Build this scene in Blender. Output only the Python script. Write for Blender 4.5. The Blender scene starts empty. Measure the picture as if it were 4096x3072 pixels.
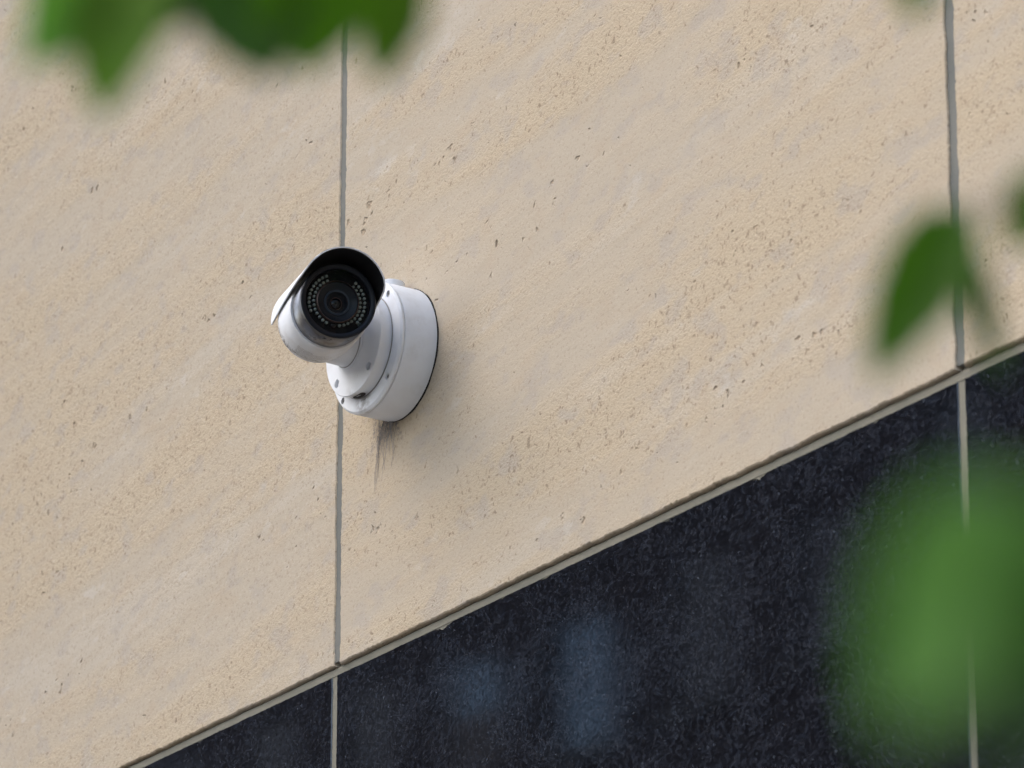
import bpy, bmesh, math, random
from mathutils import Vector, Matrix, noise

random.seed(7)
R = math.radians
scene = bpy.context.scene
COL = scene.collection

# ------------------------------------------------------------------ camera
Z0 = 3.44                                  # height of the wall camera above the pavement
FPX, PITCH, YAW = 20346.0, 0.35109, 0.99763
CAM = Vector((4.20813, -2.58138, -1.83881 + Z0))
sp, cp, sy, cy = math.sin(PITCH), math.cos(PITCH), math.sin(YAW), math.cos(YAW)
FWD = Vector((-sy*cp, cy*cp, sp)); RIGHT = Vector((cy, sy, 0)); UP = Vector((sy*sp, -cy*sp, cp))
cd = bpy.data.cameras.new('photo_camera')
cam = bpy.data.objects.new('photo_camera', cd); COL.objects.link(cam)
cam.matrix_world = Matrix(((RIGHT.x, UP.x, -FWD.x, CAM.x), (RIGHT.y, UP.y, -FWD.y, CAM.y),
                           (RIGHT.z, UP.z, -FWD.z, CAM.z), (0, 0, 0, 1)))
cd.sensor_width = 36.0
cd.lens = FPX/4096*36
cd.clip_start = 0.05; cd.clip_end = 500
cd.dof.use_dof = True
cd.dof.focus_distance = 5.19
cd.dof.aperture_fstop = cd.lens/15.0       # 15 mm wide aperture
cd.dof.aperture_blades = 0
scene.camera = cam

# ------------------------------------------------------------------ sky, sun, exposure
RAYS = Vector((0.125, 0.155, -0.165)).normalized()       # direction the light travels
w = bpy.data.worlds.new('World'); scene.world = w; w.use_nodes = True
nt = w.node_tree; nt.nodes.clear()
sky = nt.nodes.new('ShaderNodeTexSky'); sky.sky_type = 'NISHITA'; sky.sun_disc = False
sky.sun_elevation = math.asin(-RAYS.z)
sky.sun_rotation = math.atan2(-RAYS.x, -RAYS.y)
sky.dust_density = 3.0; sky.air_density = 1.0
hs = nt.nodes.new('ShaderNodeHueSaturation'); hs.inputs['Saturation'].default_value = 0.85
bg = nt.nodes.new('ShaderNodeBackground'); bg.inputs['Strength'].default_value = 0.12
wo = nt.nodes.new('ShaderNodeOutputWorld')
nt.links.new(sky.outputs[0], hs.inputs['Color']); nt.links.new(hs.outputs[0], bg.inputs['Color'])
nt.links.new(bg.outputs[0], wo.inputs['Surface'])
sd = bpy.data.lights.new('sun', 'SUN'); sd.energy = 0.75; sd.angle = R(72); sd.color = (1.0, 0.95, 0.87)
sun = bpy.data.objects.new('sun', sd); COL.objects.link(sun)
sun.rotation_euler = RAYS.to_track_quat('-Z', 'Y').to_euler(); sun.location = (-5, -4, 12)
vs = scene.view_settings
vs.view_transform = 'Standard'; vs.look = 'None'; vs.gamma = 1; vs.use_curve_mapping = False
vs.exposure = 1.76
scene.cycles.max_bounces = 4
scene.cycles.use_adaptive_sampling = True; scene.cycles.adaptive_threshold = .03
scene.cycles.diffuse_bounces = 3; scene.cycles.glossy_bounces = 3; scene.cycles.transparent_max_bounces = 6
scene.cycles.caustics_reflective = False; scene.cycles.caustics_refractive = False

# ------------------------------------------------------------------ helpers
def ray(px, py):
    return FWD + RIGHT*((px-2048)/FPX) - UP*((py-1536)/FPX)
def at(px, py, z):                          # point at a depth z along the view
    return CAM + ray(px, py)*z
def link(o, parent=None, matrix=None):
    COL.objects.link(o)
    if parent is not None: o.parent = parent
    if matrix is not None: o.matrix_basis = matrix
    return o
def mesh_obj(name, verts, faces, mat, parent=None, matrix=None, smooth=True, sharp=32):
    me = bpy.data.meshes.new(name); me.from_pydata([tuple(v) for v in verts], [], faces); me.update()
    return finish(name, me, mat, parent, matrix, smooth, sharp)
def finish(name, me, mat, parent=None, matrix=None, smooth=True, sharp=32):
    bm = bmesh.new(); bm.from_mesh(me); bmesh.ops.recalc_face_normals(bm, faces=bm.faces); bm.to_mesh(me); bm.free()
    if mat is not None: me.materials.append(mat)
    if smooth:
        me.shade_smooth(); me.set_sharp_from_angle(angle=R(sharp))
    else: me.shade_flat()
    return link(bpy.data.objects.new(name, me), parent, matrix)
def tag(o, label, cat, group=None):
    o['label'] = label; o['category'] = cat
    if group: o['group'] = group
    return o
def empty(name, loc, label, cat):
    o = bpy.data.objects.new(name, None); o.empty_display_size = .1; o.location = loc; link(o); return tag(o, label, cat)
def lathe(profile, seg=96, axis='y', closed=False):
    """profile of (axial, radius); axis 'y': out of the wall (-y); axis 'z': along +z"""
    V, F = [], []
    n = len(profile)
    for a, r in profile:
        for k in range(seg):
            t = 2*math.pi*k/seg
            if axis == 'y': V.append((r*math.cos(t), -a, r*math.sin(t)))
            else: V.append((r*math.cos(t), r*math.sin(t), a))
    rng = range(n) if closed else range(n-1)
    for i in rng:
        j = (i+1) % n
        for k in range(seg):
            l = (k+1) % seg
            F.append((i*seg+k, i*seg+l, j*seg+l, j*seg+k))
    if not closed:
        F.append(tuple(range(seg))); F.append(tuple((n-1)*seg+k for k in range(seg)))
    return V, F
def cyl(p0, p1, r, seg=32):
    p0, p1 = Vector(p0), Vector(p1); d = (p1-p0).normalized(); q = d.to_track_quat('Z', 'Y')
    V = []
    for p in (p0, p1):
        for k in range(seg):
            t = 2*math.pi*k/seg; V.append(p + q @ Vector((r*math.cos(t), r*math.sin(t), 0)))
    F = [(k, (k+1) % seg, seg+(k+1) % seg, seg+k) for k in range(seg)] + [tuple(range(seg)), tuple(range(seg, 2*seg))]
    return V, F
def tube(pts, radii, seg=6, V=None, F=None):
    V = [] if V is None else V; F = [] if F is None else F
    b = len(V); n = len(pts)
    for i, p in enumerate(pts):
        d = (Vector(pts[min(i+1, n-1)])-Vector(pts[max(i-1, 0)])).normalized(); q = d.to_track_quat('Z', 'Y')
        for k in range(seg):
            t = 2*math.pi*k/seg; V.append(Vector(p)+q @ Vector((radii[i]*math.cos(t), radii[i]*math.sin(t), 0)))
    for i in range(n-1):
        for k in range(seg):
            F.append((b+i*seg+k, b+i*seg+(k+1) % seg, b+(i+1)*seg+(k+1) % seg, b+(i+1)*seg+k))
    F.append(tuple(b+k for k in range(seg))); F.append(tuple(b+(n-1)*seg+k for k in range(seg)))
    return V, F
def box(x0, x1, y0, y1, z0, z1, V=None, F=None):
    V = [] if V is None else V; F = [] if F is None else F; b = len(V)
    V += [(x0,y0,z0),(x1,y0,z0),(x1,y1,z0),(x0,y1,z0),(x0,y0,z1),(x1,y0,z1),(x1,y1,z1),(x0,y1,z1)]
    F += [tuple(b+i for i in f) for f in ((0,1,2,3),(4,5,6,7),(0,1,5,4),(1,2,6,5),(2,3,7,6),(3,0,4,7))]
    return V, F
def cut(base_vf, cutters):
    """boolean difference, returned as mesh data"""
    def tmp(vf):
        me = bpy.data.meshes.new('t'); me.from_pydata([tuple(v) for v in vf[0]], [], vf[1])
        bm = bmesh.new(); bm.from_mesh(me); bmesh.ops.recalc_face_normals(bm, faces=bm.faces); bm.to_mesh(me); bm.free()
        o = bpy.data.objects.new('t', me); COL.objects.link(o); return o
    b = tmp(base_vf); cs = [tmp(c) for c in cutters]
    for c in cs:
        m = b.modifiers.new('b', 'BOOLEAN'); m.operation = 'DIFFERENCE'; m.object = c; m.solver = 'EXACT'
    dg = bpy.context.evaluated_depsgraph_get(); dg.update()
    me = bpy.data.meshes.new_from_object(b.evaluated_get(dg))
    for o in cs + [b]:
        d = o.data; bpy.data.objects.remove(o); bpy.data.meshes.remove(d)
    return me

# ------------------------------------------------------------------ materials
class NT:
    def __init__(s, name):
        s.m = bpy.data.materials.new(name); s.m.use_nodes = True; s.t = s.m.node_tree; s.t.nodes.clear()
        s.out = s.t.nodes.new('ShaderNodeOutputMaterial')
    def n(s, typ, **kw):
        nd = s.t.nodes.new(typ)
        for k, v in kw.items():
            if k in nd.inputs.keys(): s.set(nd.inputs[k], v)
            else: setattr(nd, k, v)
        return nd
    def set(s, sock, v):
        if isinstance(v, bpy.types.NodeSocket): s.t.links.new(v, sock)
        else:
            if sock.type == 'RGBA' and len(v) == 3: v = (*v, 1)
            sock.default_value = v
    def math(s, op, a, b=None, clamp=False):
        nd = s.t.nodes.new('ShaderNodeMath'); nd.operation = op; nd.use_clamp = clamp
        s.set(nd.inputs[0], a)
        if b is not None: s.set(nd.inputs[1], b)
        return nd.outputs[0]
    def mix(s, f, a, b, blend='MIX'):
        nd = s.t.nodes.new('ShaderNodeMix'); nd.data_type = 'RGBA'; nd.blend_type = blend
        s.set(nd.inputs[0], f); s.set(nd.inputs[6], a); s.set(nd.inputs[7], b); return nd.outputs[2]
    def smooth(s, v, lo, hi, a=0., b=1.):
        nd = s.t.nodes.new('ShaderNodeMapRange'); nd.interpolation_type = 'SMOOTHSTEP'
        s.set(nd.inputs[0], v); 
        for i, x in zip((1, 2, 3, 4), (lo, hi, a, b)): s.set(nd.inputs[i], x)
        return nd.outputs[0]
    def noise(s, vec, scale, detail=4., rough=.55, dist=0.):
        nd = s.n('ShaderNodeTexNoise', Vector=vec, Scale=scale, Detail=detail, Roughness=rough, Distortion=dist); return nd.outputs[0]
    def vor(s, vec, scale, feature='F1'):
        nd = s.t.nodes.new('ShaderNodeTexVoronoi'); nd.feature = feature; s.set(nd.inputs['Vector'], vec); s.set(nd.inputs['Scale'], scale); return nd
    def mapping(s, vec, loc=(0,0,0), rot=(0,0,0), scale=(1,1,1)):
        nd = s.n('ShaderNodeMapping', Vector=vec, Location=loc, Rotation=rot, Scale=scale); return nd.outputs[0]
    def vadd(s, a, b):
        nd = s.t.nodes.new('ShaderNodeVectorMath'); nd.operation = 'ADD'; s.set(nd.inputs[0], a); s.set(nd.inputs[1], b); return nd.outputs[0]
    def bump(s, h, strength, dist, normal=None):
        nd = s.n('ShaderNodeBump', Height=h, Strength=strength, Distance=dist)
        if normal is not None: s.set(nd.inputs['Normal'], normal)
        return nd.outputs[0]
    def bsdf(s, **kw):
        nd = s.t.nodes.new('ShaderNodeBsdfPrincipled')
        for k, v in kw.items(): s.set(nd.inputs[k.replace('_', ' ')], v)
        s.t.links.new(nd.outputs[0], s.out.inputs['Surface']); return nd

def plain(name, col, rough=.5, metal=0., **kw):
    t = NT(name); t.bsdf(Base_Color=col, Roughness=rough, Metallic=metal, **kw); return t.m

def mat_limestone():
    t = NT('limestone')
    tc = t.n('ShaderNodeTexCoord'); oi = t.n('ShaderNodeObjectInfo')
    off = t.n('ShaderNodeCombineXYZ', X=t.math('MULTIPLY', oi.outputs['Random'], 37.), Y=t.math('MULTIPLY', oi.outputs['Random'], 11.), Z=t.math('MULTIPLY', oi.outputs['Random'], 23.)).outputs[0]
    P = t.vadd(tc.outputs['Object'], off)
    B = t.mapping(P, rot=(0, R(6), 0))                       # bedding dips a little
    S = t.mapping(B, scale=(.13, 1, 1))                       # stretched along the bedding
    nb = t.n('ShaderNodeTexNoise', Vector=S, Scale=13., Detail=3., Roughness=.62)
    big = nb.outputs[0]; bc = t.n('ShaderNodeSeparateColor', Color=nb.outputs[1])
    nm = t.n('ShaderNodeTexNoise', Vector=t.mapping(B, scale=(.6, 1, 1)), Scale=34., Detail=2., Roughness=.6)
    mid = nm.outputs[0]; mc = t.n('ShaderNodeSeparateColor', Color=nm.outputs[1])
    fine = t.noise(t.mapping(B, scale=(.85, 1, 1)), 300., 2, .75)
    col = t.mix(t.smooth(big, .36, .64), (.440, .374, .292), (.466, .380, .272))
    col = t.mix(t.math('MULTIPLY', t.smooth(bc.outputs[1], .56, .66), .32), col, (.49, .44, .375))
    col = t.mix(t.math('MULTIPLY', t.smooth(mc.outputs[1], .50, .72), .26), col, (.425, .325, .222))
    col = t.mix(t.math('MULTIPLY', t.smooth(mid, .47, .32), .5), col, (.385, .34, .295))
    # pale calcite wisps and chalky flecks lying along the bedding
    wm = t.math('MULTIPLY', t.smooth(mc.outputs[2], .60, .72), t.smooth(bc.outputs[1], .46, .58))
    col = t.mix(t.math('MULTIPLY', wm, .32), col, (.53, .50, .455))
    # grain
    col = t.mix(t.math('MULTIPLY', t.smooth(fine, .46, .28), .50), col, (.26, .205, .15))
    col = t.mix(t.math('MULTIPLY', t.smooth(fine, .58, .76), .40), col, (.57, .51, .425))
    # pits: ragged, gathered in bands
    nw = t.n('ShaderNodeTexNoise', Vector=P, Scale=120., Detail=1.)
    W = t.vadd(P, t.mapping(nw.outputs[1], loc=(-.008,)*3, scale=(.016,)*3))
    W = t.mapping(W, rot=(0, R(-20), 0), scale=(1.0, 1, .9))
    def pits(scale, lo, hi, r1, clus):
        v = t.vor(W, scale); sep = t.n('ShaderNodeSeparateColor', Color=v.outputs['Color'])
        rad = t.math('MULTIPLY', t.smooth(t.math('ADD', t.math('MULTIPLY', sep.outputs[0], .42), clus), lo, hi), r1)
        return t.smooth(t.math('SUBTRACT', v.outputs['Distance'], rad), .06, -.16), sep.outputs[1]
    p1, c1 = pits(80., .80, 1.10, .34, bc.outputs[2])
    p2, c2 = pits(190., .66, .98, .42, bc.outputs[0])
    pc = t.mix(c1, (.135, .10, .065), (.29, .205, .12))
    col = t.mix(t.math('MULTIPLY', p2, t.smooth(c2, 0., 1., .25, .70)), col, (.21, .155, .105))
    col = t.mix(t.math('MULTIPLY', p1, t.smooth(c1, 0., .8, .9, .45)), col, pc)
    # soot and dust stain running down the stone from under the wall camera's box (world position)
    geo = t.n('ShaderNodeNewGeometry'); gp = geo.outputs['Position']
    sx = t.n('ShaderNodeSeparateXYZ', Vector=gp)
    xx = t.math('ADD', sx.outputs[0], t.math('MULTIPLY', t.math('SUBTRACT', nw.outputs[0], .5), .012)); zz = sx.outputs[2]
    def streak(x0, half, ztop, zbot, lean):
        c = t.math('ADD', x0, t.math('MULTIPLY', t.math('SUBTRACT', zz, ztop), lean))
        a = t.smooth(t.math('ABSOLUTE', t.math('SUBTRACT', xx, c)), half, half*.25)
        return t.math('MULTIPLY', a, t.smooth(zz, zbot, ztop))
    st = t.math('MAXIMUM', streak(-.030, .016, Z0-.060, Z0-.104, .12), streak(-.043, .0055, Z0-.06, Z0-.142, .12))
    st = t.math('MAXIMUM', st, streak(-.055, .004, Z0-.06, Z0-.115, .12))
    st = t.math('MAXIMUM', st, streak(-.012, .006, Z0-.066, Z0-.108, -.35))
    st = t.math('MULTIPLY', st, t.math('LESS_THAN', zz, Z0-.03))
    st = t.math('MULTIPLY', st, t.smooth(fine, .58, .42))
    col = t.mix(t.math('MULTIPLY', st, .8), col, (.165, .155, .16))
    hgt = t.math('ADD', t.math('MULTIPLY', fine, t.smooth(bc.outputs[0], .35, .62, .25, 1.15)), t.math('MULTIPLY', mid, .55))
    hgt = t.math('SUBTRACT', hgt, t.math('MULTIPLY', p1, 1.8))
    nrm = t.bump(hgt, .9, .0013)
    t.bsdf(Base_Color=col, Roughness=.9, Specular_IOR_Level=.2, Normal=nrm)
    return t.m

def mat_granite():
    t = NT('polished_black_granite')
    tc = t.n('ShaderNodeTexCoord'); oi = t.n('ShaderNodeObjectInfo')
    off = t.n('ShaderNodeCombineXYZ', X=t.math('MULTIPLY', oi.outputs['Random'], 37.), Z=t.math('MULTIPLY', oi.outputs['Random'], 23.)).outputs[0]
    P = t.vadd(tc.outputs['Object'], off)
    nw = t.n('ShaderNodeTexNoise', Vector=P, Scale=200., Detail=2.)
    W = t.vadd(P, t.mapping(nw.outputs[1], loc=(-.0035,)*3, scale=(.007,)*3))
    v = t.vor(t.mapping(W, scale=(.62, 1, .8)), 560.); v2 = t.vor(W, 240.)
    s1 = t.n('ShaderNodeSeparateColor', Color=v.outputs['Color']); s2 = t.n('ShaderNodeSeparateColor', Color=v2.outputs['Color'])
    cloud = t.noise(P, 16., 3, .6)
    col = t.mix(t.smooth(t.math('ADD', s1.outputs[0], t.math('MULTIPLY', t.math('SUBTRACT', cloud, .5), 1.2)), .45, 1.05), (.0014, .0019, .0035), (.0180, .0208, .0285))
    col = t.mix(t.math('MULTIPLY', t.smooth(s2.outputs[0], .84, .93), .45), col, (.018, .023, .034))
    th = t.math('MULTIPLY', t.smooth(t.math('ABSOLUTE', t.math('SUBTRACT', nw.outputs[0], .5)), .022, .004), t.smooth(s2.outputs[1], .45, .7))
    col = t.mix(t.math('MULTIPLY', th, .38), col, (.060, .062, .074))
    spark = t.math('MULTIPLY', t.smooth(s1.outputs[1], .975, .99), t.smooth(v.outputs['Distance'], .4, .25))
    col = t.mix(spark, col, (.060, .070, .088))
    rough = t.math('ADD', t.smooth(cloud, .3, .7, .02, .04), t.math('MULTIPLY', s1.outputs[2], .04))
    t.bsdf(Base_Color=col, Roughness=rough, IOR=1.75)
    return t.m

def mat_mortar():
    t = NT('mortar'); geo = t.n('ShaderNodeNewGeometry'); P = geo.outputs['Position']
    a = t.noise(P, 12., 4); b = t.noise(P, 420., 3, .65)
    col = t.mix(t.smooth(a, .35, .65), (.185, .178, .145), (.22, .205, .165))
    col = t.mix(t.math('MULTIPLY', t.smooth(b, .5, .3), .4), col, (.17, .165, .135))
    t.bsdf(Base_Color=col, Roughness=.9, Specular_IOR_Level=.2, Normal=t.bump(b, .5, .0006)); return t.m
def mat_sealant():
    t = NT('joint_sealant'); geo = t.n('ShaderNodeNewGeometry'); P = geo.outputs['Position']
    a = t.noise(P, 9., 4); b = t.noise(P, 300., 3, .65)
    col = t.mix(t.smooth(a, .35, .65), (.125, .13, .12), (.165, .165, .15))
    col = t.mix(t.math('MULTIPLY', t.smooth(b, .48, .3), .35), col, (.13, .13, .12))
    t.bsdf(Base_Color=col, Roughness=.75, Specular_IOR_Level=.3, Normal=t.bump(b, .4, .0005)); return t.m

def mat_paint():
    t = NT('white_powder_coat'); tc = t.n('ShaderNodeTexCoord'); P = tc.outputs['Object']
    soft = t.noise(P, 28., 4, .6)
    col = t.mix(t.smooth(soft, .35, .7), (.74, .765, .81), (.70, .715, .745))
    sc = t.noise(t.mapping(P, rot=(.4, .3, .5), scale=(1, 1, .25)), 420., 5, .7, .3)
    msk = t.smooth(t.noise(P, 38., 4, .65), .56, .72)
    scr = t.math('MULTIPLY', t.smooth(sc, .60, .68), msk)
    col = t.mix(t.math('MULTIPLY', scr, .8), col, (.20, .16, .13))
    dust = t.math('MULTIPLY', t.smooth(t.noise(P, 16., 5, .7), .50, .78), .35)
    col = t.mix(dust, col, (.46, .43, .40))
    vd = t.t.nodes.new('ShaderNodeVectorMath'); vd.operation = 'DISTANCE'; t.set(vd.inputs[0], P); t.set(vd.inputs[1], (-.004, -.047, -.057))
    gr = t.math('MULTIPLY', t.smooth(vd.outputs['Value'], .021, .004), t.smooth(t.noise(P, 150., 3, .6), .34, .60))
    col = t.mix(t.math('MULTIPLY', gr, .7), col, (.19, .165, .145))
    t.bsdf(Base_Color=col, Roughness=.42, Specular_IOR_Level=.45, Normal=t.bump(t.noise(P, 2600., 2), .06, .0002)); return t.m
def mat_housing():
    t = NT('scuffed_white_housing'); tc = t.n('ShaderNodeTexCoord'); P = tc.outputs['Object']
    sx = t.n('ShaderNodeSeparateXYZ', Vector=P)
    col = t.mix(t.smooth(t.noise(P, 30., 4), .35, .7), (.72, .735, .77), (.66, .66, .67))
    n1 = t.noise(P, 330., 5, .72, .5)
    rear = t.smooth(sx.outputs[2], -.074, -.094)
    a = t.math('MULTIPLY', t.smooth(t.math('ADD', n1, t.math('MULTIPLY', rear, .24)), .66, .72), t.smooth(t.noise(P, 55., 3), .40, .6))
    col = t.mix(t.math('MULTIPLY', a, .85), col, (.075, .05, .038))
    dust = t.math('MULTIPLY', t.smooth(t.noise(P, 22., 5, .7), .48, .75), .45)
    col = t.mix(dust, col, (.44, .40, .37))
    t.bsdf(Base_Color=col, Roughness=.45, Specular_IOR_Level=.45); return t.m
def mat_sleeve():
    t = NT('brushed_dark_steel'); tc = t.n('ShaderNodeTexCoord'); P = tc.outputs['Object']
    n = t.noise(P, 45., 5, .65); sc = t.noise(P, 300., 4, .7)
    col = t.mix(t.smooth(n, .4, .68), (.13, .135, .155), (.09, .08, .072))
    col = t.mix(t.math('MULTIPLY', t.smooth(sc, .62, .70), .5), col, (.08, .065, .05))
    t.bsdf(Base_Color=col, Metallic=.9, Roughness=t.smooth(n, .3, .7, .26, .40)); return t.m
def mat_leaf(name, c0, c1):
    t = NT(name); oi = t.n('ShaderNodeObjectInfo'); tc = t.n('ShaderNodeTexCoord')
    rnd = t.math('ADD', oi.outputs['Random'], t.math('MULTIPLY', t.noise(tc.outputs['Object'], 2.5, 3), .5))
    col = t.mix(t.smooth(rnd, .3, 1.1), c0, c1)
    p = t.n('ShaderNodeBsdfPrincipled'); t.set(p.inputs['Base Color'], col); t.set(p.inputs['Roughness'], .6); t.set(p.inputs['Specular IOR Level'], .25)
    tr = t.n('ShaderNodeBsdfTranslucent', Color=t.mix(1., col, (1.0, 1.35, .45), 'MULTIPLY'))
    mx = t.n('ShaderNodeMixShader'); t.set(mx.inputs[0], .38)
    t.t.links.new(p.outputs[0], mx.inputs[1]); t.t.links.new(tr.outputs[0], mx.inputs[2]); t.t.links.new(mx.outputs[0], t.out.inputs['Surface'])
    return t.m
def mat_window_glass(name, tint=(1, 1, 1), ior=1.45, rough=.02, f0=.04, tone=(1, 1, 1)):
    t = NT(name); lw = t.n('ShaderNodeLayerWeight', Blend=.5)
    fr = t.math('ADD', t.math('MULTIPLY', t.math('POWER', lw.outputs['Facing'], 5.), .95), f0)
    a = t.n('ShaderNodeBsdfTransparent', Color=(*tint, 1)); b = t.n('ShaderNodeBsdfGlossy', Color=(*tone, 1), Roughness=rough)
    mx = t.n('ShaderNodeMixShader'); t.t.links.new(fr, mx.inputs[0]); t.t.links.new(a.outputs[0], mx.inputs[1]); t.t.links.new(b.outputs[0], mx.inputs[2])
    t.t.links.new(mx.outputs[0], t.out.inputs['Surface']); return t.m
def mat_noisy(name, c0, c1, scale, rough=.9, bump=.3, bd=.004):
    t = NT(name); geo = t.n('ShaderNodeNewGeometry'); P = geo.outputs['Position']
    a = t.noise(P, scale, 5, .6)
    t.bsdf(Base_Color=t.mix(t.smooth(a, .35, .65), c0, c1), Roughness=rough, Specular_IOR_Level=.3, Normal=t.bump(t.noise(P, scale*9, 4), bump, bd)); return t.m

M = dict(lime=mat_limestone(), granite=mat_granite(), mortar=mat_mortar(), sealant=mat_sealant(), paint=mat_paint(), housing=mat_housing(), sleeve=mat_sleeve())
M['black'] = plain('black_plastic', (.007, .009, .014), .34, 0., Specular_IOR_Level=.18)
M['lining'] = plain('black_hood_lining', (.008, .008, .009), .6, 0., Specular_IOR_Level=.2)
M['board'] = plain('black_led_board', (.004, .005, .006), .55, 0., Specular_IOR_Level=.06)
M['gasket'] = plain('black_rubber_gasket', (.012, .011, .010), .8)
M['slot'] = plain('cable_slot_shade', (.03, .025, .022), .8)  # shade inside the slot, put into the colour
M['steel'] = plain('screw_steel', (.48, .48, .48), .38, .9)
M['steel_dark'] = plain('screw_socket', (.05, .05, .05), .6, .5)
M['seam'] = plain('grey_seam', (.27, .26, .25), .7)
M['print'] = plain('faded_grey_print', (.23, .21, .20), .7)
M['led'] = plain('clear_led_epoxy', (.20, .21, .19), .15, 0., Coat_Weight=1.0)
M['led_core'] = plain('led_die', (.06, .06, .05), .4)
M['bronze'] = plain('bronze_anodised_ring', (.11, .065, .055), .28, .75)
M['greyring'] = plain('slate_ring', (.035, .044, .062), .45, 0., Specular_IOR_Level=.2)
M['lensglass'] = plain('coated_lens_glass', (.003, .003, .006), .06, 0., IOR=1.35)
M['front_glass'] = mat_window_glass('front_window_glass', (.86, .92, .92), f0=.012)
M['leaf'] = mat_leaf('green_leaf', (.062, .140, .006), (.090, .180, .010))
M['leaf_dark'] = mat_leaf('dark_green_leaf', (.016, .056, .006), (.030, .085, .006))
M['leaf_shaded'] = mat_leaf('shaded_green_leaf', (.008, .030, .004), (.014, .045, .005))  # leaf in shade: the shade is put into a darker green
M['leaf_mid'] = mat_leaf('full_green_leaf', (.045, .115, .003), (.055, .13, .004))
M['leaf_pale'] = mat_leaf('pale_green_leaf', (.085, .20, .034), (.105, .225, .05))
M['bark'] = mat_noisy('grey_brown_bark', (.10, .075, .055), (.17, .135, .10), 30, .95, .7, .006)
M['twig'] = mat_noisy('brown_twig', (.07, .06, .03), (.10, .085, .04), 90, .8)
M['web'] = plain('grey_cobweb', (.22, .21, .22), .9)

# ------------------------------------------------------------------ the ground
def sheet(name, x0, x1, y0, y1, z, mat):
    o = mesh_obj(name, [(x0,y0,z),(x1,y0,z),(x1,y1,z),(x0,y1,z)], [(0,1,2,3)], mat, smooth=False); o['kind'] = 'structure'; return o
M['asphalt'] = mat_noisy('asphalt', (.045, .045, .047), (.06, .06, .06), 2.5)
M['paving'] = mat_noisy('concrete_paving', (.27, .255, .235), (.33, .315, .29), 1.4)
sheet('ground', -140, 140, -140, 60, -.14, M['asphalt'])
for nm, y0, y1 in (('pavement_near', -4.2, .02), ('pavement_far', -16.0, -12.4)):
    V, F = box(-70, 70, y0, y1, -.15, 0); o = mesh_obj(nm, V, F, M['paving'], smooth=False); o['kind'] = 'structure'

# ------------------------------------------------------------------ the stone facade
U0, PW = -.1265, 1.0542                     # first joint and joint spacing along the wall
facade = empty('stone_facade', (0, 0, 0), 'beige limestone wall of large slabs above a polished black granite base', 'wall')
ZL, ZG = Z0-.3018, Z0-.3105                 # bottom edge of the limestone, top edge of the granite
GY = .004                                   # granite lies this far behind the limestone face
def slab(name, x0, x1, z0, z1, y, mat, detail, amp, chips=(), seed=0, depth=.03, bev=.0012):
    """a slab with slightly uneven arrises; detail = spacing of edge points"""
    cx, cz = (x0+x1)/2, (z0+z1)/2
    pts = []
    def edge(a, b, nrm):
        L = (Vector(b)-Vector(a)).length; n = max(1, int(L/detail))
        for i in range(n):
            t = i/n; q = Vector(a).lerp(Vector(b), t)
            if detail < .5 and 0 < i:
                s = noise.noise(Vector((q.x*45, seed*7.3, q.y*45)))*.6 + noise.noise(Vector((q.x*210, seed*3.1+5, q.y*210)))*.5
                d = amp*(s-.25)
                q = q + Vector(nrm)*min(d, amp*.3)
            for (ex, ez, wd, dp) in chips:
                dd = math.hypot(q.x-ex, q.y-ez)
                if dd < wd: q = q - Vector(nrm)*dp*.6*(1-dd/wd)*(.6+.8*random.random())
            pts.append(q)
    edge((x0, z0), (x1, z0), (0, -1)); edge((x1, z0), (x1, z1), (1, 0)); edge((x1, z1), (x0, z1), (0, 1)); edge((x0, z1), (x0, z0), (-1, 0))
    n = len(pts)
    def inset(q):
        return Vector((min(max(q.x, x0+bev), x1-bev), min(max(q.y, z0+bev), z1-bev)))
    V = []
    for q in pts:
        # front ring is inset by the bevel towards the slab's middle
        v = Vector((q.x-cx, q.y-cz)); 
        fx = v.x - math.copysign(bev, v.x)*(1 if abs(abs(v.x)-(x1-x0)/2) < .012 else 0)
        fz = v.y - math.copysign(bev, v.y)*(1 if abs(abs(v.y)-(z1-z0)/2) < .012 else 0)
        V.append((fx, 0, fz))
    for q in pts: V.append((q.x-cx, bev, q.y-cz))
    for q in pts: V.append((q.x-cx, depth, q.y-cz))
    if n > 8:                               # a strip round the uneven edge, one plain face inside it
        ins = .014; hx, hz = (x1-x0)/2-ins, (z1-z0)/2-ins; F = []
        idx = {}
        def inner(v):
            key = (min(max(v[0], -hx), hx), min(max(v[2], -hz), hz))
            if key not in idx: idx[key] = len(V); V.append((key[0], 0, key[1]))
            return idx[key]
        inn = [inner(V[i]) for i in range(n)]
        for i in range(n):
            j = (i+1) % n
            f = (i, j, inn[j], inn[i]); F.append(f if inn[i] != inn[j] else f[:3])
        F.append(tuple(inner((a*9, 0, b*9)) for a, b in ((-1, -1), (1, -1), (1, 1), (-1, 1))))
    else: F = [tuple(range(n))]
    for r in (0, 1):
        F += [(r*n+i, r*n+(i+1) % n, (r+1)*n+(i+1) % n, (r+1)*n+i) for i in range(n)]
    o = mesh_obj(name, V, F, mat, facade, smooth=False)
    o.location = (cx, y, cz)
    return o
JW = .0108
rows_l = [(ZL, ZL+1.42), (ZL+1.431, ZL+2.85), (ZL+2.861, ZL+4.28)]
rows_g = [(ZG-1.05, ZG), (ZG-2.11, ZG-1.06), (.012, ZG-2.12)]
GJ = .0092; GSH = -.0100                    # granite joints: width, and offset from the limestone joints
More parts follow.
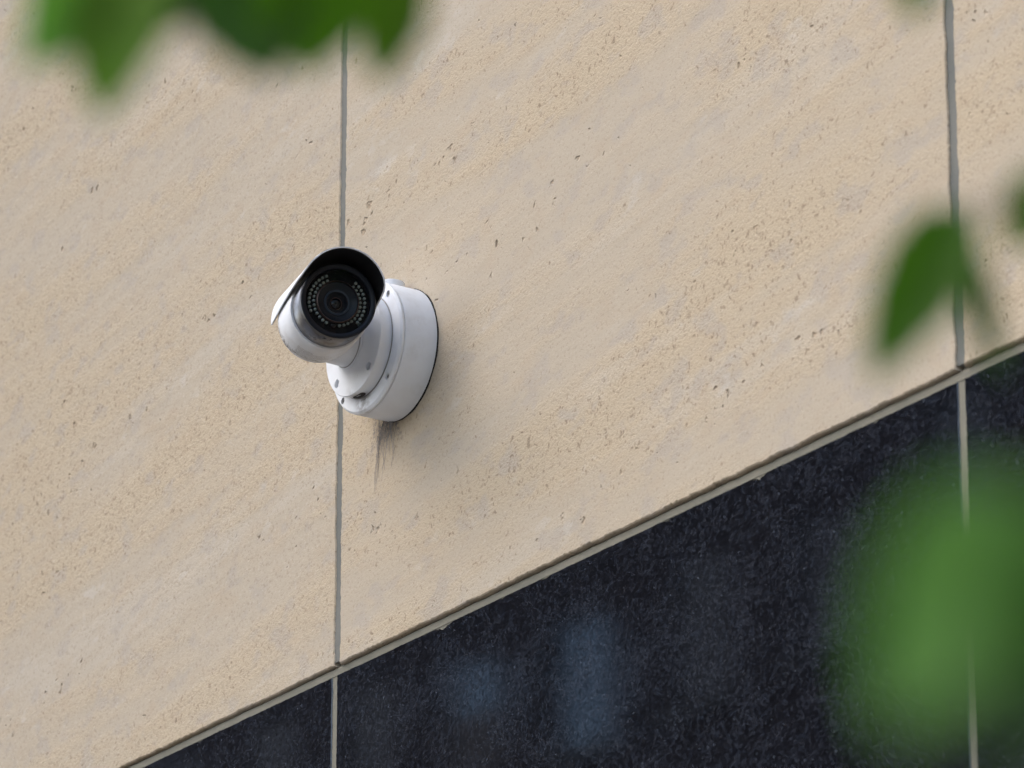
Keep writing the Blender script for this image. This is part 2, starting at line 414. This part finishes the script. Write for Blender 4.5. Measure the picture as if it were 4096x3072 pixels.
for r, (z0, z1) in enumerate(rows_l):
    for k in range(-6, 7):
        x0 = U0+k*PW+JW/2; x1 = U0+(k+1)*PW-JW/2
        fine = (r == 0 and -1 <= k <= 1)
        slab('limestone_slab', x0, x1, z0, z1, 0.0 if k != -1 else .0008, M['lime'], .0032 if fine else 9, .0029, seed=k+r*20)
for r, (z0, z1) in enumerate(rows_g):
    for k in range(-6, 7):
        x0 = U0+GSH+k*(PW+.0062)+GJ/2; x1 = U0+GSH+(k+1)*(PW+.0062)-GJ/2
        fine = (r == 0 and -1 <= k <= 1)
        ch = []
        if fine and k == 0:
            ch = [(.075, z1, .018, .006), (.040, z1, .006, .003), (.185, z1, .005, .003), (.262, z1, .010, .005), (.62, z1, .014, .007), (.47, z1, .007, .003), (.80, z1, .006, .003)]
        if fine and k == -1:
            ch = [(-.42, z1, .010, .004), (-.25, z1, .006, .003), (-.56, z1, .008, .004)]
        slab('granite_slab', x0, x1, z0, z1, GY, M['granite'], .0032 if fine else 9, .0011, chips=ch, seed=k+60+r*20, bev=.0009)
# joints: sealant in the limestone, mortar bed between the two stones and in the granite
V, F = box(-6.4, 7.2, .0022, .0275, ZL+.004, ZL+4.28)
mesh_obj('joint_sealant', V, F, M['sealant'], facade, smooth=False)
prof = [(.0046, ZG-.0006), (.0047, ZG+.0040), (.0053, ZG+.0066), (.0062, ZG+.0082), (.0082, ZL+.0008), (.0086, ZL+.0036), (.0270, ZL+.0036), (.0270, ZG-.0006)]
n = len(prof); V = [(x, y, z) for x in (-6.4, 7.2) for y, z in prof]
F = [(i, (i+1) % n, n+(i+1) % n, n+i) for i in range(n)] + [tuple(range(n)), tuple(range(n, 2*n))]
mesh_obj('mortar_bed', V, F, M['mortar'], facade, smooth=False)
V, F = box(-6.4, 7.2, .0052, .0270, 0.0, ZG-.0009)
mesh_obj('mortar_joint', V, F, M['mortar'], facade, smooth=False)
V, F = box(-6.6, 7.4, .0305, .4, -.1, ZL+4.3)
mesh_obj('backing_wall', V, F, M['mortar'], facade, smooth=False)

# ------------------------------------------------------------------ the security camera
dev = empty('security_camera', (0, 0, Z0), 'white bullet security camera with black sun hood interior bolted to the limestone wall', 'security camera')
SEG = 128
# rubber gasket squeezed between box and stone, uneven
V, F = [], []
for a in (-.002, .0016):
    for k in range(SEG):
        t = 2*math.pi*k/SEG; rr = .0704+.0010*noise.noise(Vector((math.cos(t)*6, math.sin(t)*6, 1.7)))+.0004*noise.noise(Vector((math.cos(t)*25, math.sin(t)*25, 3)))
        V.append((rr*math.cos(t), -a, rr*math.sin(t)))
F = [(k, (k+1) % SEG, SEG+(k+1) % SEG, SEG+k) for k in range(SEG)] + [tuple(range(SEG)), tuple(range(SEG, 2*SEG))]
mesh_obj('gasket', V, F, M['gasket'], dev)
V, F = lathe([(.0012, .0694), (.0018, .0700), (.0385, .0700), (.0396, .0694), (.0398, .0685)], SEG)
backbox = mesh_obj('back_box', V, F, M['paint'], dev)
V, F = lathe([(.0, .0145), (.006, .0145), (.0068, .0142), (.0068, .0118), (.0064, .0115), (.0078, .0112), (.0084, .0105)], 48, 'z')
cap = mesh_obj('conduit_cap', V, F, M['paint'], backbox, Matrix.Translation((.005, -.0180, .0678)))
V, F = lathe([(.0390, .0684), (.0402, .0684)], SEG); mesh_obj('seam', V, F, M['seam'], backbox)
# cover plate with four recessed screws
prof = [(.0402, .0690), (.0406, .0698), (.0425, .0698), (.0446, .0682), (.0452, .0674), (.0452, .030)]
holes = []
scr = [(.0440*sx, .0452*sz) for sx in (-1, 1) for sz in (-1, 1)]
for (x, z) in scr: holes.append(cyl((x, -.0425, z), (x, -.06, z), .0036, 24))
cover = finish('cover_plate', cut(lathe(prof, SEG), holes), M['paint'], dev)
for i, (x, z) in enumerate(scr):
    V, F = lathe([(.0424, .0030), (.0438, .0030), (.0442, .0026), (.0443, .0012)], 20)
    s = mesh_obj('screw', V, F, M['steel'], cover, Matrix.Translation((x, 0, z)))
    V, F = [], []
    rot = i*.9
    for a in (rot, rot+math.pi/2):
        c, sn = math.cos(a), math.sin(a); b = len(V)
        for (p, q) in ((-.0016, -.0004), (.0016, -.0004), (.0016, .0004), (-.0016, .0004)):
            for y in (-.0438, -.04445 - .00002*(a > rot)): V.append((p*c-q*sn, y, p*sn+q*c))
        F += [tuple(b+j for j in f) for f in ((0,2,4,6),(1,3,5,7),(0,2,3,1),(2,4,5,3),(4,6,7,5),(6,0,1,7))]
    mesh_obj('screw_slot', V, F, M['steel_dark'], cover, Matrix.Translation((x, 0, z)), smooth=False)
# swivel disc with blank screw wells, dished up to the arm
prof = [(.0440, .0530), (.0456, .0533), (.0570, .0545), (.0592, .0545), (.0600, .0538), (.0602, .044), (.0606, .0375), (.0618, .0325), (.0632, .0295), (.0646, .0282), (.0648, .0274), (.0648, .010)]
wells = [cyl((.0315*sx, -.0560, .0332*sz), (.0315*sx, -.09, .0332*sz), .0047, 32) for sx in (-1, 1) for sz in (-1, 1)]
disc = finish('swivel_disc', cut(lathe(prof, SEG), wells), M['paint'], dev)
V, F = lathe([(.0452, .0545), (.0459, .0545)], SEG); mesh_obj('seam', V, F, M['seam'], disc)
# cable slot under the disc rim; a flush dark patch paints its shaded opening
def rim_patch(a0, a1, r, y0, y1, n=20, ry=None):
    V, F = [], []
    ac, yc = (a0+a1)/2, (y0+y1)/2
    for k in range(32):
        t = 2*math.pi*k/32; cx_, sx_ = math.cos(t), math.sin(t)
        e = .55
        a = ac+(a1-a0)/2*math.copysign(abs(cx_)**e, cx_); y = yc+(y1-y0)/2*math.copysign(abs(sx_)**e, sx_)
        for rr in (r-.003, r): V.append((rr*math.cos(a), -y, rr*math.sin(a)))
    F = [tuple(2*k for k in range(32)), tuple(2*k+1 for k in range(32))] + [(2*k, 2*((k+1) % 32), 2*((k+1) % 32)+1, 2*k+1) for k in range(32)]
    return V, F
V, F = rim_patch(R(-101), R(-81), .0546, .0478, .0548); mesh_obj('cable_slot', V, F, M['slot'], disc)
# arm
V, F = lathe([(.0640, .0268), (.0662, .0266), (.0666, .0252), (.0672, .0250), (.0676, .0246), (.098, .0236), (.108, .020)], 64)
arm = mesh_obj('arm', V, F, M['paint'], dev)
V, F = lathe([(.0665, .0257), (.0672, .0257)], 64); mesh_obj('seam', V, F, M['seam'], arm)

# bullet: local x = right, y = up, z = the way it looks
REAR = Vector((0, -.1044, .0128)); FRONT = Vector((.0935, -.1335, .0030))
ax = (FRONT-REAR).normalized(); LEN = (FRONT-REAR).length + .008
yy = (Vector((0, 0, 1))-ax*ax.z).normalized(); xx_ = yy.cross(ax)
BM = Matrix(((xx_.x, yy.x, ax.x, FRONT.x), (xx_.y, yy.y, ax.y, FRONT.y), (xx_.z, yy.z, ax.z, FRONT.z), (0, 0, 0, 1))) @ Matrix.Rotation(R(-5), 4, 'Z')
V, F = lathe([(-LEN-.004, .012), (-LEN-.002, .030), (-LEN+.003, .0385), (-LEN+.010, .0408), (-LEN+.02, .0416), (-.056, .0416), (-.0405, .0412), (-.0395, .0406), (-.0395, .036)], 128, 'z')
housing = mesh_obj('housing', V, F, M['housing'], dev, BM)
V, F = lathe([(-.044, .0375), (-.0392, .0380), (-.0386, .0388), (-.0375, .0389), (-.0075, .0389), (-.0068, .0386), (-.0072, .0372), (-.040, .0365)], 128, 'z', closed=True)
sleeve = mesh_obj('front_sleeve', V, F, M['sleeve'], dev, BM)
V, F = lathe([(-.0072, .0385), (-.0066, .0391), (-.0012, .0391), (0, .0383), (.0002, .0374), (-.0004, .0350), (-.0012, .0338), (-.0040, .0334), (-.0095, .0334), (-.0095, .0384)], 128, 'z', closed=True)
bezel = mesh_obj('front_bezel', V, F, M['black'], dev, BM)
V, F = lathe([(-.0098, .0348), (-.0088, .0348), (-.0088, .0215), (-.0098, .0215)], 96, 'z', closed=True)
board = mesh_obj('led_board', V, F, M['board'], dev, BM)
# 48 infrared LEDs in two horseshoe rows
lv, lf = lathe([(-.0088, .00175), (-.0070, .00175), (-.0064, .0016), (-.0059, .0011), (-.0057, .0004)], 14, 'z')
led_me = None
ring = []
for i in range(11): ring.append((.0289, 116+8.8*i))
for i in range(11): ring.append((.0289, 51-9.0*i))
for i in range(13): ring.append((.0241, 118+10.75*i))
for i in range(13): ring.append((.0241, 49-10.75*i))
for rr, a in ring:
    a = R(a+5-1.5)
    mtx = Matrix.Translation((rr*math.cos(a), rr*math.sin(a), 0))
    if led_me is None:
        o = mesh_obj('infrared_led', lv, lf, M['led'], board, mtx); led_me = o.data
        cv, cf = cyl((0, 0, -.0057), (0, 0, -.00545), .00065, 10)
    else:
        o = link(bpy.data.objects.new('infrared_led', led_me), board, mtx)
V, F = lathe([(-.0088, .0031), (-.0072, .0031), (-.0062, .0024), (-.0058, .0010)], 20, 'z')
a = R(264.5+3.5); mesh_obj('light_sensor', V, F, M['lensglass'], board, Matrix.Translation((.0245*math.cos(a), .0245*math.sin(a), 0)))
V, F = lathe([(-.0086, .0020), (-.0060, .0020), (-.0060, .0009), (-.0080, .0009)], 20, 'z', closed=True)
a = R(-36); mesh_obj('indicator_ring', V, F, M['greyring'], board, Matrix.Translation((.0335*math.cos(a)*.96, .0335*math.sin(a)*.96, 0)))
# lens barrel, stepped inwards
V, F = lathe([(-.0092, .0221), (-.0042, .0221), (-.0034, .0216), (-.0032, .0211), (-.0038, .0206), (-.0050, .0204), (-.0070, .0165), (-.0082, .0140), (-.0082, .0128), (-.0076, .0124), (-.0086, .0112), (-.0105, .0100), (-.0125, .0095), (-.0125, .0060), (-.0140, .0060), (-.0140, .0221)], 96, 'z', closed=True)
barrel = mesh_obj('lens_barrel', V, F, M['black'], dev, BM)
V, F = lathe([(-.0046, .02215), (-.0040, .02225), (-.0033, .0219), (-.0029, .0212), (-.0034, .0209), (-.0046, .0209)], 96, 'z', closed=True); mesh_obj('barrel_rim', V, F, M['bronze'], barrel)
V, F = lathe([(-.0080, .0133), (-.0070, .0131), (-.0070, .0116), (-.0080, .0114)], 96, 'z', closed=True); mesh_obj('lens_ring', V, F, M['greyring'], barrel)
V, F = lathe([(-.0118, .0104), (-.0112, .0100), (-.0112, .0095), (-.0118, .0093)], 96, 'z', closed=True); mesh_obj('lens_ring', V, F, M['black'], barrel)
prof = [(-.0135, .0063)] + [(-.0135+.0032*math.cos(t)-.0, .0062*math.sin(t)) for t in [math.pi/2*(1-i/8) for i in range(1, 8)]] + [(-.0103, .0002)]
V, F = lathe(prof, 48, 'z'); mesh_obj('lens_element', V, F, M['lensglass'], barrel)
V, F = lathe([(-.0125, .0064), (-.0116, .0063), (-.0116, .0059), (-.0125, .0058)], 48, 'z', closed=True); mesh_obj('lens_ring', V, F, M['bronze'], barrel)
V = [(.0336*math.cos(2*math.pi*k/64), .0336*math.sin(2*math.pi*k/64), -.0022) for k in range(64)]
mesh_obj('front_window', V, [tuple(range(64))], M['front_glass'], dev, BM, smooth=False)

# sun hood: a shell over the housing whose side skirts sweep back and down
HC, HR = .0040, .0432
stations = [(.0235, 40), (.0225, 54), (.0195, 62), (.012, 68), (.0, 71.5), (-.012, 74.5), (-.025, 78), (-.040, 82), (-.055, 86), (-.070, 90), (-.085, 94), (-.100, 98), (-.114, 101)]
def hood(r_out, r_in, inset):
    V, F = [], []
    na = 48
    for r in (r_out, r_in):
        for (z, am) in stations:
            for k in range(na+1):
                t = -1+2*k/na
                a = R(90) + t*R(am-inset+(9 if t < 0 else 0))
                bulge = .0016*math.cos(t*R(am))*max(0, min(1, (z+.03)/.05))   # front lip lifts a little
                zz_ = z + (.0012*(1-abs(t)**2) if z > .02 else 0)
                V.append(((r)*math.cos(a), HC+(r)*math.sin(a)+bulge, zz_-inset*.0016))
    S = len(stations); N = (na+1)
    idx = lambda s, i, k: s*S*N+i*N+k
    for s in (0, 1):
        for i in range(S-1):
            for k in range(na): F.append((idx(s,i,k), idx(s,i,k+1), idx(s,i+1,k+1), idx(s,i+1,k)))
    for i in range(S-1):
        for k in (0, na): F.append((idx(0,i,k), idx(0,i+1,k), idx(1,i+1,k), idx(1,i,k)))
    for i in (0, S-1):
        for k in range(na): F.append((idx(0,i,k), idx(0,i,k+1), idx(1,i,k+1), idx(1,i,k)))
    return V, F
V, F = hood(HR+.0012, HR, 0)
hd = mesh_obj('sun_hood', V, F, M['paint'], dev, BM)
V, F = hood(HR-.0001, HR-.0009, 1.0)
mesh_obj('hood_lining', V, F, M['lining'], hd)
# worn rows of tiny print on the underside of the housing
V, F = [], []
rnd = random.Random(3)
for row in range(8):
    z = -.064-.0030*row; a = R(238+rnd.uniform(-1, 1)); end = R([262, 286, 280, 291, 284, 289, 270, 276][row])
    while a < end:
        wd = R(rnd.uniform(.5, 2.1)); b = len(V); h = .00085
        for (aa, zz_) in ((a, z), (a+wd, z), (a+wd, z-h), (a, z-h)):
            V.append((.0417*math.cos(aa), .0417*math.sin(aa), zz_))
        F.append((b, b+1, b+2, b+3)); a += wd+R(rnd.choice((.3, .4, 1.0)))
mesh_obj('worn_print', V, F, M['print'], housing, smooth=False)

# ------------------------------------------------------------------ cobweb under the box
V, F = [], []
rnd = random.Random(11)
for i in range(70):
    x = rnd.gauss(-.027, .010); z = -.0655+rnd.uniform(-.004, .004)
    p = Vector((x, -.0012-rnd.random()*.004, z)); L = rnd.expovariate(1/.014)+.006; L = min(L, .05)
    pts = [p.copy()]
    dx = rnd.uniform(-.35, .25)
    for s in range(5):
        p = p+Vector((dx*L/5+rnd.gauss(0, .0012), rnd.gauss(0, .0006), -L/5)); p.y = min(p.y, -.0006); pts.append(p.copy())
    tube(pts, [rnd.uniform(.00008, .00022)]*6, 3, V, F)
for i in range(5):
    x = -.046+.004*i*rnd.random(); p = Vector((x, -.001, -.075)); pts = [p.copy()]
    for s in range(7):
        p = p+Vector((rnd.gauss(-.0012, .001), 0, -.0085)); pts.append(p.copy())
    tube(pts, [.00028*(1-s/9) for s in range(8)], 3, V, F)
web = mesh_obj('cobweb', V, F, M['web'], None, Matrix.Translation((0, 0, Z0)))
tag(web, 'grey dusty cobweb trailing down the stone under the white camera box', 'cobweb')

# ------------------------------------------------------------------ the building across the street (mirrored in the granite)
M['brick'] = mat_noisy('dark_brown_brick', (.080, .056, .050), (.115, .080, .070), 3.0)
M['trim'] = mat_noisy('grey_stone_trim', (.20, .18, .16), (.26, .235, .21), 2.0)
M['frame'] = plain('dark_window_frame', (.05, .05, .055), .5)
M['room'] = plain('dark_room', (.015, .015, .018), .9)
M['blind'] = plain('pale_blind', (.82, .86, .90), .8)
M['curtain'] = plain('brown_curtain', (.30, .235, .20), .9)
M['coated'] = mat_window_glass('coated_window_glass', (.35, .42, .48), 1.45, .02, .40, (.74, .88, 1.0))
M['coated_dim'] = mat_window_glass('bronze_window_glass', (.3, .25, .22), 1.45, .02, .15, (1.0, .86, .78))
M['pane'] = mat_window_glass('window_pane', (.9, .94, .95), 1.45, .01)
HW = .345
def building(name, loc, rotz, ncol, c0, floors, top, label, special, seed, coated={}):
    """front on the plane y = 0, facing +y; columns of windows 1.42 m apart"""
    root = empty(name, loc, label, 'building'); root.rotation_euler.z = rotz
    def part(nm, V, F, mat, parent=root): return mesh_obj(nm, V, F, mat, parent, smooth=False)
    cols = [c0+1.42*k for k in range(-ncol, ncol+1)]
    xa, xb = cols[0]-1.2, cols[-1]+1.2
    ze = [0.0]
    for a, b in floors: ze += [a, b]
    ze.append(top)
    V, F = [], []
    for i in range(len(ze)-1):              # brick bands between floors, piers between windows
        if i % 2 == 0: box(xa, xb, -.5, 0, ze[i], ze[i+1], V, F)
        else:
            e = [xa] + sum([[c-HW, c+HW] for c in cols], []) + [xb]
            for j in range(0, len(e), 2): box(e[j], e[j+1], -.5, 0, ze[i], ze[i+1], V, F)
    part('wall', V, F, M['brick'])
    V, F = box(xa-.15, xb+.15, -.6, .25, top, top+.35); part('cornice', V, F, M['trim'])
    V, F = box(xa, xb, -.58, -.52, 0, top); part('inner_wall', V, F, M['room'])
    rnd = random.Random(seed)
    for fi, (a, b) in enumerate(floors):
        for ci, c in enumerate(cols):
            k = ci-ncol
            V, F = [], []
            for (x0, x1, z0, z1) in ((c-HW, c-HW+.05, a, b), (c+HW-.05, c+HW, a, b), (c-HW+.05, c+HW-.05, a, a+.06), (c-HW+.05, c+HW-.05, b-.05, b)):
                box(x0, x1, -.06, -.02, z0, z1, V, F)
            fr = part('window', V, F, M['frame'])
            coat = (fi, k) in coated; zb, zt = coated.get((fi, k)) or (a+.06, b-.05)
            V = [(c-HW+.05, -.045, zb), (c+HW-.05, -.045, zb), (c+HW-.05, -.045, zt), (c-HW+.05, -.045, zt)]
            part('pane', V, [(0, 1, 2, 3)], M[('coated' if k in (0, -1) else 'coated_dim') if coat else 'pane'], fr)
            if zb > a+.1:
                V, F = box(c-HW+.05, c+HW-.05, -.055, -.035, a+.06, zb-.004); part('shutter', V, F, M['curtain'], fr)
            if zt < b-.1:
                V, F = box(c-HW+.05, c+HW-.05, -.055, -.035, zt+.004, b-.05); part('shutter', V, F, M['brick'], fr)
            drop, mat = rnd.choice(((.5, 'blind'), (.9, 'curtain'), (.0, None), (.0, None), (.6, 'curtain')))
            drop, mat = special.get((fi, k), (drop, mat))
            if mat:
                V, F = box(c-HW+.01, c+HW-.01, -.09, -.08, b-(b-a)*drop, b-.01); part(mat, V, F, M[mat], fr)
            V, F = box(c-HW-.06, c+HW+.06, .002, .10, a-.10, a-.004); part('sill', V, F, M['trim'], fr)
    return root
FL = [(1.9, 3.3), (5.1, 6.5), (8.15, 9.5), (11.20, 12.55), (14.3, 15.6), (17.4, 18.7), (20.5, 21.8)]
building('brick_building', (-24, -16, 0), 0, 11, .31, FL, 23.0, 'building across the street, seen only as blurred pale windows mirrored in the granite',
         {(3, 0): (0, None), (3, -1): (0, None), (3, 1): (0, None), (3, -2): (0, None), (3, 2): (0, None), (3, -3): (0, None), (3, -4): (.3, 'curtain'), (3, 3): (.8, 'curtain')}, 5, {(3, 0): (11.26, 12.14), (3, -1): (11.84, 12.20), (3, 1): (11.3, 12.25), (3, -2): (11.6, 12.4), (3, 2): (11.26, 12.1), (3, -3): (11.9, 12.45), (1, 4): None, (4, 5): None, (2, -7): None})
building('brick_building', (42, -8, 0), math.radians(90), 7, 0, FL[:6], 20.0, 'unseen dark building added at the street end to dim the sky in the lens glass', {}, 9)  # added out of view so the lens glass mirrors less bright sky

# ------------------------------------------------------------------ the tree whose leaves hang in front of the lens
TR = CAM + Vector((FWD.x, FWD.y, 0))*1.15 + RIGHT*.95
tree = empty('street_tree', (TR.x, TR.y, 0), 'green leafy tree hanging out-of-focus leaves before the wall at top and right', 'tree')
TI = Matrix.Translation((-TR.x, -TR.y, 0))
def leaf_mesh(fold=.18, droop=.12, seed=0):
    """leaf along +y from (0,0,0) to (0,1,0), half width 0.5 at the widest, pointed tip"""
    V, F = [], []
    n = 10
    for i in range(n+1):
        t = i/n
        wdt = .5*(math.sin(math.pi*min(1, t**.80))**.72)*(1-.12*t) if 0 < t < 1 else 0.004
        for s in (-1, -.5, 0, .5, 1):
            ser = 1+.05*(-1)**i if abs(s) == 1 else 1
            V.append((s*wdt*ser, t, fold*abs(s)*wdt - droop*t*t + .02*math.sin(9*t+seed)))
    for i in range(n):
        for k in range(4): F.append((i*5+k, i*5+k+1, (i+1)*5+k+1, (i+1)*5+k))
    me = bpy.data.meshes.new('leaf'); me.from_pydata(V, [], F); me.shade_smooth(); return me
LEAF = {}
for nm in ('leaf', 'leaf_mid', 'leaf_dark', 'leaf_pale', 'leaf_shaded'):
    me = leaf_mesh(); me.materials.append(M[nm]); LEAF[nm] = me
def put_leaf(branch, base, tip, width, twist=0., kind='leaf'):
    y = tip-base; L = y.length; y.normalize()
    n0 = (CAM-base).normalized(); x = y.cross(n0).normalized(); n = x.cross(y)
    m = Matrix(((x.x*width, y.x*L, n.x*L, base.x), (x.y*width, y.y*L, n.y*L, base.y), (x.z*width, y.z*L, n.z*L, base.z), (0, 0, 0, 1)))
    m = m @ Matrix.Rotation(0, 4, 'Y')
    o = bpy.data.objects.new('leaf', LEAF[kind])
    rot = Matrix.Rotation(twist, 4, y); rot = Matrix.Translation(base) @ rot @ Matrix.Translation(-base)
    link(o, branch, TI @ rot @ m); return o
def branch(pts, r0, r1, leaves):
    """pts world points trunk->tip; leaves: (basepx, tippx, zbase, ztip, widthpx, twist, kind)"""
    V, F = [], []
    n = len(pts); 
    tube(pts, [r0+(r1-r0)*i/(n-1) for i in range(n)], 8, V, F)
    L = []
    for (b, t, zb, zt, wpx, tw, kd) in leaves:
        pb, pt = at(*b, zb), at(*t, zt)
        q = min((pts[i].lerp(pts[i+1], s/10) for i in range(n-1) for s in range(11)), key=lambda c: (c-pb).length)
        mid = q.lerp(pb, .5)+Vector((0, 0, .002)); tube([q, mid, pb], [.0009, .0007, .0006], 5, V, F)
        L.append((pb, pt, wpx*zb/FPX, tw, kd))
    o = mesh_obj('branch', [TI @ Vector(v) for v in V], F, M['twig'], tree)
    for a in L: put_leaf(o, *a)
    return o
def tp(h, dx=0, dy=0): return Vector((TR.x+dx, TR.y+dy, h))
trunk_pts = [tp(-.05), tp(.6, .01), tp(1.4, -.01, .01), tp(2.2, .02, -.01), tp(3.0, .0, -.03), tp(4.6, .05, 0), tp(6.3, .02, .02)]
V, F = tube(trunk_pts, [.075, .062, .056, .05, .04, .026, .012], 14)
mesh_obj('trunk', [TI @ Vector(v) for v in V], F, M['bark'], tree)
# top-left spray
branch([tp(2.15), at(9500, -900, 1.08), at(5200, -1150, 1.12), at(2600, -640, 1.15), at(1500, -420, 1.16), at(700, -400, 1.16), at(200, -480, 1.17)], .011, .0014, [
    ((540, -190), (395, 440), 1.16, 1.14, 420, .2, 'leaf'),
    ((400, -230), (140, 240), 1.17, 1.14, 420, -.3, 'leaf_pale'),
    ((520, -210), (800, 90), 1.17, 1.18, 360, .2, 'leaf'),
    ((740, -260), (660, 130), 1.18, 1.17, 330, -.2, 'leaf_dark'),
    ((930, -260), (1075, 310), 1.15, 1.14, 560, .2, 'leaf_dark'),
    ((1230, -200), (1245, 320), 1.14, 1.15, 480, -.2, 'leaf_mid'),
    ((1450, -300), (1370, 180), 1.18, 1.18, 300, .3, 'leaf_dark'),
    ((1650, -220), (1490, 350), 1.15, 1.16, 330, .3, 'leaf'),
])
# right-hand pair
branch([tp(2.05), at(7400, 300, 1.12), at(5200, 480, 1.18), at(4500, 700, 1.20), at(4180, 830, 1.21)], .009, .0012, [
    ((3850, 830), (3490, 1490), 1.21, 1.19, 360, .15, 'leaf_mid'),
    ((3860, 920), (3990, 1500), 1.22, 1.20, 170, .4, 'leaf_dark'),
    ((4230, 680), (4040, 1000), 1.21, 1.21, 280, .3, 'leaf'),
])
# near leaves, lower right
branch([tp(1.85), at(9000, 2600, .85), at(6000, 1900, .68), at(5000, 1750, .68), at(4700, 1700, .66)], .008, .0012, [
    ((4090, 1930), (3530, 2920), .58, .57, 700, .25, 'leaf_pale'),
    ((4480, 1880), (4000, 2820), .53, .53, 600, -.3, 'leaf_dark'),
    ((4620, 2480), (3780, 3040), .56, .56, 520, .3, 'leaf_shaded'),
])
# sprig just above the frame, top right
branch([tp(2.1, .02), at(6900, -800, 1.15), at(4600, -640, 1.18), at(3800, -420, 1.2)], .006, .0012, [
    ((3700, -330), (3645, 85), 1.2, 1.2, 250, .2, 'leaf'),
])
# rest of the crown, kept clear of the view
rnd = random.Random(21)
V, F = [], []
BV, BF = [], []
base_leaf = LEAF['leaf']
def clear(p, m=700):
    d = p-CAM; z = d.dot(FWD)
    if d.length < .55: return False
    if z <= .02: return True
    px = 2048+FPX*d.dot(RIGHT)/z; py = 1536-FPX*d.dot(UP)/z
    return not (-m < px < 4096+m and -m < py < 3072+m)
for i in range(150):
    h = rnd.uniform(2.4, 6.2); a = rnd.uniform(0, 2*math.pi); L = rnd.uniform(.7, 1.7)*(1.1-.14*(h-2.4))
    st = tp(h); dirv = Vector((math.cos(a), math.sin(a), rnd.uniform(.05, .5)))
    pts = [st+dirv*L*t+Vector((0, 0, -.12*t*t)) for t in (0, .35, .7, 1)]
    if any(q.y > -.25 for q in pts) or not all(clear(pts[k].lerp(pts[k+1], s/12), 900) for k in range(3) for s in range(13)): continue
    tube(pts, [.009, .006, .004, .0015], 5, BV, BF)
    for j in range(75):
        t = rnd.uniform(.2, 1.0); q = pts[0].lerp(pts[-1], t)+Vector((rnd.gauss(0, .13), rnd.gauss(0, .13), rnd.gauss(-.02, .12)))
        if not clear(q) or q.y > -.1: continue
        tip = q+Vector((rnd.gauss(0, .02), rnd.gauss(0, .02), -.05))
        sx = Vector((rnd.gauss(0, 1), rnd.gauss(0, 1), rnd.gauss(0, .3))).normalized()*.018
        m1 = q.lerp(tip, .45); b = len(V); V += [q, m1+sx, tip, m1-sx]; F += [(b, b+1, b+2), (b, b+2, b+3)]
o = mesh_obj('foliage', [TI @ Vector(v) for v in V], F, M['leaf'], tree, smooth=False); o['kind'] = 'stuff'
o = mesh_obj('crown_limbs', [TI @ Vector(v) for v in BV], BF, M['twig'], tree)
